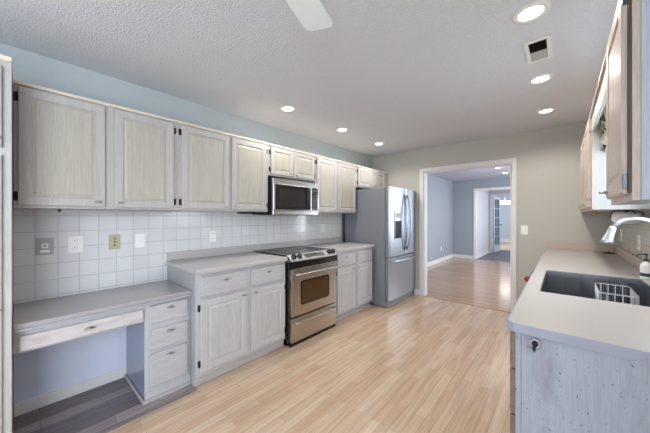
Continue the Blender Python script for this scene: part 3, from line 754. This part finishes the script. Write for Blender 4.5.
# faucet
t = thing('faucet', 'chrome pull-down gooseneck faucet over the sink', 'faucet', (3.137, 2.28, .9145))
m = MB(); m.lathe([(0, 0), (.020, 0), (.020, .008), (.019, .02), (.018, .10), (.016, .12), (0, .12)], Matrix.Translation((3.137, 2.28, .9145)), 20); m.build('base', M_chrome, t)
pts = [(3.137, 2.28, 1.02), (3.137, 2.28, 1.12), (3.137, 2.28, 1.19)]
for k in range(1, 15):
    an = PI*k/14*.80; pts.append((3.028+.109*math.cos(an), 2.28, 1.190+.115*math.sin(an)))
lx, _, lz = pts[-1]
m = MB(); m.tube(pts, .0125, 14); m.build('spout', M_chrome, t)
ex, _, ez = pts[-1]
dirv = Vector((-.26, 0, -.96)).normalized()
M = Matrix.Translation((ex, 2.28, ez+.005)) @ dirv.to_track_quat('Z', 'Y').to_matrix().to_4x4()
m = MB(); m.lathe([(0, 0), (.0145, 0), (.0165, .02), (.019, .05), (.026, .085), (.029, .10), (.025, .104), (0, .104)], M, 18); hd = m.build('spray_head', M_chrome, t)
m = MB(); p = Vector((ex, 2.28, ez))+dirv*.06+Vector((.018, 0, -.008)); m.lathe([(0, 0), (.006, 0), (.005, .006), (0, .007)], Matrix.Translation(p) @ Matrix.Rotation(PI/2, 4, 'Y'), 10); m.build('spray_button', M_blackm, hd)
m = MB(); m.tube([(3.137, 2.30, .985), (3.137, 2.345, 1.0), (3.137, 2.375, 1.03)], [.009, .007, .006], 10); m.build('lever', M_chrome, t)
# soap bottle
t = thing('soap_bottle', 'white pump bottle with dark teal cap behind the sink', 'bottle', (3.128, 2.70, .9145))
m = MB(); m.lathe([(0, 0), (.026, 0), (.028, .006), (.028, .085), (.022, .10), (.011, .108), (.011, .115), (0, .115)], Matrix.Translation((3.128, 2.70, .9145)), 18); m.build('bottle_body', M_plate, t)
m = MB(); m.lathe([(.0286, .018), (.0292, .018), (.0292, .040), (.0286, .040)], Matrix.Translation((3.128, 2.70, .9145)), 18); m.build('label_band', M_teal, t)
m = MB(); m.lathe([(0, .115), (.013, .115), (.013, .13), (.005, .132), (.005, .155), (.010, .157), (.010, .165), (0, .165)], Matrix.Translation((3.128, 2.70, .9145)), 14)
m.tube([(3.128, 2.70, 1.074), (3.095, 2.70, 1.072), (3.085, 2.70, 1.062)], .004, 8); m.build('pump', M_teal, t)
# black stopper on the counter
m = MB(); m.lathe([(0, 0), (.052, 0), (.054, .004), (.040, .009), (.012, .010), (.012, .018), (0, .020)], Matrix.Translation((3.10, 4.30, .9145)), 24)
tag(m.build('sink_stopper', M_black), 'round black sink stopper on the counter in the far corner', 'sink stopper')
M_steelring = plain('dull_steel', (.5, .52, .55, 1), .3, 1)
# bottle opener on the end panel
t = thing('bottle_opener', 'small chrome bottle opener screwed to the stained end panel', 'bottle opener', (2.645, 1.263, .85))
def EP(a, b, c): return Vector((a, 1.2635-c, b))
m = MB(); m.prism([(2.645+.0150*math.cos(2*PI*k/16), .852+.0165*math.sin(2*PI*k/16)) for k in range(16)], EP, .0002, .003); m.build('mount_plate', M_slot, t)
m = MB(); m.tube([EP(2.645+.0125*math.cos(2*PI*k/20), .853+.0145*math.sin(2*PI*k/20), .008) for k in range(20)], .0035, 8, closed=True); m.build('ring', M_steelring, t)
m = MB(); m.tube([EP(2.645, .862, .004), EP(2.646, .850, .010), EP(2.643, .838, .014), EP(2.643, .824, .010)], [.004, .005, .005, .003], 8); m.build('tongue', M_hinge, t)
m = MB(); m.tube([EP(2.640, .836, .006), EP(2.618, .829, .022)], [.0035, .003], 8); m.build('peg', M_plateg, t)

# ---- right wall cabinets
M_dhinge = plain('bronze_hinge', (.16, .17, .19, 1), .35, .9)
M_brown = plain('brown_gap_shade', srgb(84, 62, 52), .5)  # shade of the gap beside the near cabinet door, as a colour
RXF = 2.88; RFu = FX(RXF, -1)
t = thing('wall_cabinet', 'near wall cabinet with white side panel at the right edge', 'cabinet', (3.0, 1.47, 1.37), 'wall cabinets on the right wall')
y0, y1, z0, z1 = 1.236, 1.722, 1.37, 2.05
B('body', M_nside, t, (RXF+.018, RX-.001, y0+.006, y1, z0, z1)); B('face_frame', M_rframe, t, (RXF, RXF+.018, y0+.0, y1, z0, z1), bev=.001)
B('side_stile', M_nstile, t, (RXF+.0185, RXF+.062, y0-.001, y0+.0055, z0, z1), bev=.001)
B('top_edge', M_rframe, t, (RXF-.012, RX-.001, y0-.004, y1, z1, z1+.02), bev=.003)
d = add_panel('door', RFu, y0+.022, y1-.065, z0+.022, z1-.008, [M_rframe, M_rframe], t, stile=.055, thick=.006); handle(RFu, y1-.10, z0+.05, d)
for v in (z0+.060, z1-.045):
    m = MB(); m.box(RXF-.019, RXF-.0085, y0+.006, y0+.0218, v-.022, v+.022, .001); m.tube([(RXF-.005, y0+.012, v-.023), (RXF-.005, y0+.012, v+.023)], .0055, 8); m.build('hinge', M_dhinge, d)
B('shadow_gap_strip', M_brown, t, (RXF-.0075, RXF-.0005, y0+.0005, y0+.0215, z0+.022, z1-.008))  # dark strip paints in the shadow gap at the door edge
t = thing('wall_cabinet', 'far wall cabinet on the right, reaching the back corner', 'cabinet', (3.0, 3.6, 1.37), 'wall cabinets on the right wall')
y0, y1 = 2.772, 4.445
B('body', M_rwhite, t, (RXF+.018, RX-.001, y0, y1, z0+.004, z1)); B('face_frame', M_rframe, t, (RXF, RXF+.018, y0, y1, z0, z1), bev=.001)
B('underside', M_splashR, t, (RXF+.018, RX-.001, y0, y1, z0-.0005, z0+.0038))
B('top_edge', M_rframe, t, (RXF-.012, RX-.001, y0, y1, z1, z1+.02), bev=.003)
for a, b in ((2.80, 3.20), (3.215, 3.60), (3.63, 4.0)):
    d = add_panel('door', RFu, a, b, z0+.018, z1-.012, [M_rframe, M_rframe], t, thick=.006); handle(RFu, b-.03, z0+.045, d)
    for v in (z0+.09, z1-.09): hinge(RFu, a-.009, v, d, M_pewter)
# valance board over the sink and cloth behind it
t = thing('valance_board', 'pale wooden valance board bridging the two right wall cabinets', 'valance', (2.9, 2.25, 1.93))
B('board', M_rwhite, t, (RXF+.001, RXF+.018, 1.7225, 2.7715, 1.945, 2.05)); B('top_edge', M_rframe, t, (RXF-.012, RXF+.018, 1.7225, 2.7715, 2.051, 2.07), bev=.003)
m = MB(); bmv = m.bm; cols = []
for k in range(61):
    y = 1.78+.975*k/60; x = 2.925+.014*math.sin(k*1.05); zl = 1.90-.13*max(0, (y-2.55)/.2)**1.0 - .012*math.sin(k*.5)
    cols.append([bmv.verts.new((x+.006*j, y, 2.04+(zl-2.04)*j/4)) for j in range(5)])
for A, Bq in zip(cols, cols[1:]):
    for j in range(4): bmv.faces.new([A[j], A[j+1], Bq[j+1], Bq[j]]).smooth = True
bmesh.ops.solidify(bmv, geom=bmv.faces[:], thickness=.003)
cl = thing('window_curtain', 'short floral curtain hanging behind the valance board over the sink', 'curtain', (2.93, 2.25, 1.8))
m.build('curtain_cloth', M_cloth, cl)
m = MB(); bmv = m.bm; cols = []
for k in range(13):
    x = 2.918+.050*k/12; y = 2.752+.010*math.sin(k*1.6)
    cols.append([bmv.verts.new((x, y, 1.97+(1.785+.02*math.sin(k*.5)-1.97)*j/4)) for j in range(5)])
for A, Bq in zip(cols, cols[1:]):
    for j in range(4): bmv.faces.new([A[j], A[j+1], Bq[j+1], Bq[j]]).smooth = True
bmesh.ops.solidify(bmv, geom=bmv.faces[:], thickness=.003)
m.build('curtain_tail', M_clothw, cl)
m = MB(); m.tube([(2.935, 1.7235, 2.035), (2.935, 2.7705, 2.035)], .006, 8); m.build('curtain_rod', M_rwhite, cl)
# cup hook and paper towels under the far cabinet
m = MB(); m.tube([(2.935, 3.25, 1.369), (2.935, 3.25, 1.352)]+[(2.935+.009*math.sin(a), 3.25, 1.343+.009*math.cos(a)) for a in [k*PI*1.5/8 for k in range(9)]], .0022, 6)
tag(m.build('cup_hook', plain('brass_hook', (.45, .3, .15, 1), .3, 1)), 'small brass cup hook under the far right wall cabinet', 'hook')
t = thing('paper_towel_roll', 'white paper towel roll mounted under the far right wall cabinet', 'paper towels', (3.08, 3.06, 1.26))
MR = Matrix.Translation((3.005, 3.06, 1.312)) @ Matrix.Rotation(PI/2, 4, 'Y')
m = MB(); m.lathe([(0, .008), (.018, .0), (.028, .003), (.040, .014), (.046, .034), (.047, .08), (.046, .125), (.040, .145), (.028, .155), (0, .155)], MR, 28); m.build('roll', M_paper, t)
m = MB(); m.tube([(3.010, 3.06, 1.312), (2.998, 3.06, 1.316), (3.01, 3.06, 1.364), (3.05, 3.06, 1.3655), (3.13, 3.06, 1.3655), (3.166, 3.06, 1.35), (3.166, 3.06, 1.312), (3.158, 3.06, 1.312)], .004, 8); m.build('bracket', M_blackm, t)
m = MB(); m.tube([(3.06, 3.02, 1.365), (3.075, 3.0, 1.355), (3.10, 3.0, 1.366), (3.125, 3.0, 1.345)], .005, 8); m.build('bracket_arm', M_blackm, t)

# ---------------------------------------------------------------- ceiling fixtures
def downlight(x, y, label, z=CZ, power=14, group='recessed lights in the kitchen ceiling', r=.056):
    t = thing('recessed_light', label, 'ceiling light', (x, y, z-.012), group)
    m = MB(); m.lathe([(r, -.002), (r+.004, -.010), (r+.030, -.004), (r+.032, -.0005), (r, -.0005)], Matrix.Translation((x, y, z)), 32); m.build('trim_ring', M_white, t)
    m = MB(); m.lathe([(0, -.004), (r-.001, -.004), (r-.001, -.001), (0, -.001)], Matrix.Translation((x, y, z)), 32); m.build('lamp_lens', M_lamp, t)
    l = bpy.data.lights.new('downlight', 'SPOT'); l.energy = power; l.color = (1, .93, .86); l.shadow_soft_size = .07; l.spot_size = math.radians(158); l.spot_blend = .5
    o = bpy.data.objects.new('downlight', l); C.objects.link(o); o.location = (x, y, z-.03)
PW = 18
downlight(.58, 1.85, 'recessed ceiling light above the range side, nearest on the left', power=PW)
downlight(.585, 2.765, 'recessed ceiling light in front of the cabinet beside the microwave, middle of the left row', power=PW)
downlight(.60, 3.67, 'recessed ceiling light nearest the refrigerator corner', power=PW)
downlight(2.59, 1.86, 'largest recessed ceiling light at the top right of the photo', power=PW)
downlight(2.585, 2.81, 'recessed ceiling light just beyond the ceiling vent', power=PW)
downlight(2.585, 3.69, 'recessed ceiling light nearest the back wall in the right row', power=PW)
downlight(1.597, 7.3, 'nearer recessed light in the next room ceiling', power=10, group='recessed lights in the next room')
downlight(1.60, 8.25, 'farther recessed light in the next room ceiling', power=10, group='recessed lights in the next room')
t = thing('ceiling_vent', 'rectangular white ceiling vent between the right recessed lights', 'vent', (2.595, 2.31, CZ-.02))
m = MB()
m.box(2.527, 2.668, 2.160, 2.185, CZ-.010, CZ-.0005, .002); m.box(2.527, 2.668, 2.440, 2.468, CZ-.010, CZ-.0005, .002)
m.box(2.527, 2.552, 2.185, 2.440, CZ-.010, CZ-.0005, .002); m.box(2.643, 2.668, 2.185, 2.440, CZ-.010, CZ-.0005, .002); m.build('frame', M_white, t)
B('backing', M_slot, t, (2.552, 2.643, 2.185, 2.44, CZ-.003, CZ-.0008))
for k in range(7):
    y = 2.325+.017*k
    m = MB(); m.prism([(y, CZ-.004), (y+.003, CZ-.004), (y+.013, CZ-.010), (y+.010, CZ-.010)], lambda a, b, c: Vector((c, a, b)), 2.553, 2.642); m.build('slat', M_plateg, t)
for k in range(7):
    y = 2.195+.017*k
    m = MB(); m.prism([(y, CZ-.011), (y+.0015, CZ-.011), (y+.0045, CZ-.0035), (y+.003, CZ-.0035)], lambda a, b, c: Vector((c, a, b)), 2.553, 2.642); m.build('slat', M_hinge, t)
# ceiling fan
FXc, FYc, FZ = 2.10, .28, 2.18
t = thing('ceiling_fan', 'white ceiling fan with one blade reaching into the top of the photo', 'ceiling fan', (FXc, FYc, FZ-.08))
m = MB(); m.lathe([(0, .26-.001), (.07, .259), (.065, .22), (.015, .20), (.015, .10), (.09, .08), (.10, .02), (.085, -.04), (.05, -.07), (0, -.075)], Matrix.Translation((FXc, FYc, FZ)), 28); m.build('motor', M_fan, t)
for k in range(4):
    an = math.radians(108.5+90*k); dr_ = Vector((math.cos(an), math.sin(an), 0)); pr_ = Vector((-math.sin(an), math.cos(an), 0))
    poly = [(.13, -.045), (.30, -.060), (.55, -.068)]+[(.645+.03*math.cos(a), -.042+.030*math.sin(a)) for a in (-PI/2, -PI/4, 0)]+[(.645+.03*math.cos(a), .042+.030*math.sin(a)) for a in (0, PI/4, PI/2)]+[(.55, .068), (.30, .060), (.13, .045)]
    m = MB(); m.prism(poly, lambda a, b, c: Vector((FXc, FYc, FZ))+dr_*a+pr_*b+Vector((0, 0, c+b*.10)), 0, .006)
    bl = m.build('blade', M_fan, t)
    m = MB(); m.prism([(.09, -.015), (.2, -.03), (.2, .03), (.09, .015)], lambda a, b, c: Vector((FXc, FYc, FZ))+dr_*a+pr_*b+Vector((0, 0, c+b*.10)), -.005, -.001); m.build('blade_bracket', M_chrome, bl)

# ---------------------------------------------------------------- things seen through the doorway
t = thing('french_door', 'open bluish glass-paned door at the end of the hall', 'door', (.80, 11.45, 0))
m = MB(); dy0, dy1 = 11.42, 12.2
def DD(a, b, c): return Vector((.80+(a-dy0)*.10+c, a, b))
for a0, a1, b0, b1 in ((dy0, dy0+.1, .01, 2.05), (dy1-.1, dy1, .01, 2.05), (dy0+.1, dy1-.1, .01, .25), (dy0+.1, dy1-.1, 1.95, 2.05)):
    m.prism([(a0, b0), (a1, b0), (a1, b1), (a0, b1)], DD, 0, .035)
for k in range(1, 5): m.prism([(dy0+.1, .25+.34*k-.01), (dy1-.1, .25+.34*k-.01), (dy1-.1, .25+.34*k+.01), (dy0+.1, .25+.34*k+.01)], DD, .005, .03)
m.prism([(11.80, .25), (11.82, .25), (11.82, 1.95), (11.80, 1.95)], DD, .006, .029)
m.build('door_frame', plain('door_blue_white', srgb(180, 192, 206), .4), t)
m = MB(); m.prism([(dy0+.1, .25), (dy1-.1, .25), (dy1-.1, 1.95), (dy0+.1, 1.95)], DD, .015, .020); m.build('glass_pane', plain('dark_reflecting_glass', srgb(84, 100, 116), .12), t)
m = MB(); m.lathe([(0, 0), (.02, 0), (.02, .03), (.028, .05), (0, .06)], Matrix.Translation(DD(dy1-.05, 1.0, .035)) @ Matrix.Rotation(PI/2, 4, 'Y'), 12); m.build('door_knob', M_hinge, t)
t = thing('pendant_fixture', 'bright glass ceiling fixture glowing in the farthest room', 'ceiling light', (1.0, 14.0, 1.9))
m = MB(); m.tube([(.78, 14.2, 2.439), (.78, 14.2, 2.0)], .008, 8); m.lathe([(0, 2.42), (.06, 2.42), (.06, 2.439), (0, 2.439)], Matrix.Translation((.78, 14.2, 0)), 16); m.build('stem', M_chrome, t)
m = MB(); m.lathe([(0, 1.86), (.22, 1.87), (.25, 1.90), (.25, 1.99), (.22, 2.0), (0, 2.0)], Matrix.Translation((.78, 14.2, 0)), 24); m.build('lamp_glass', M_lamp2, t)
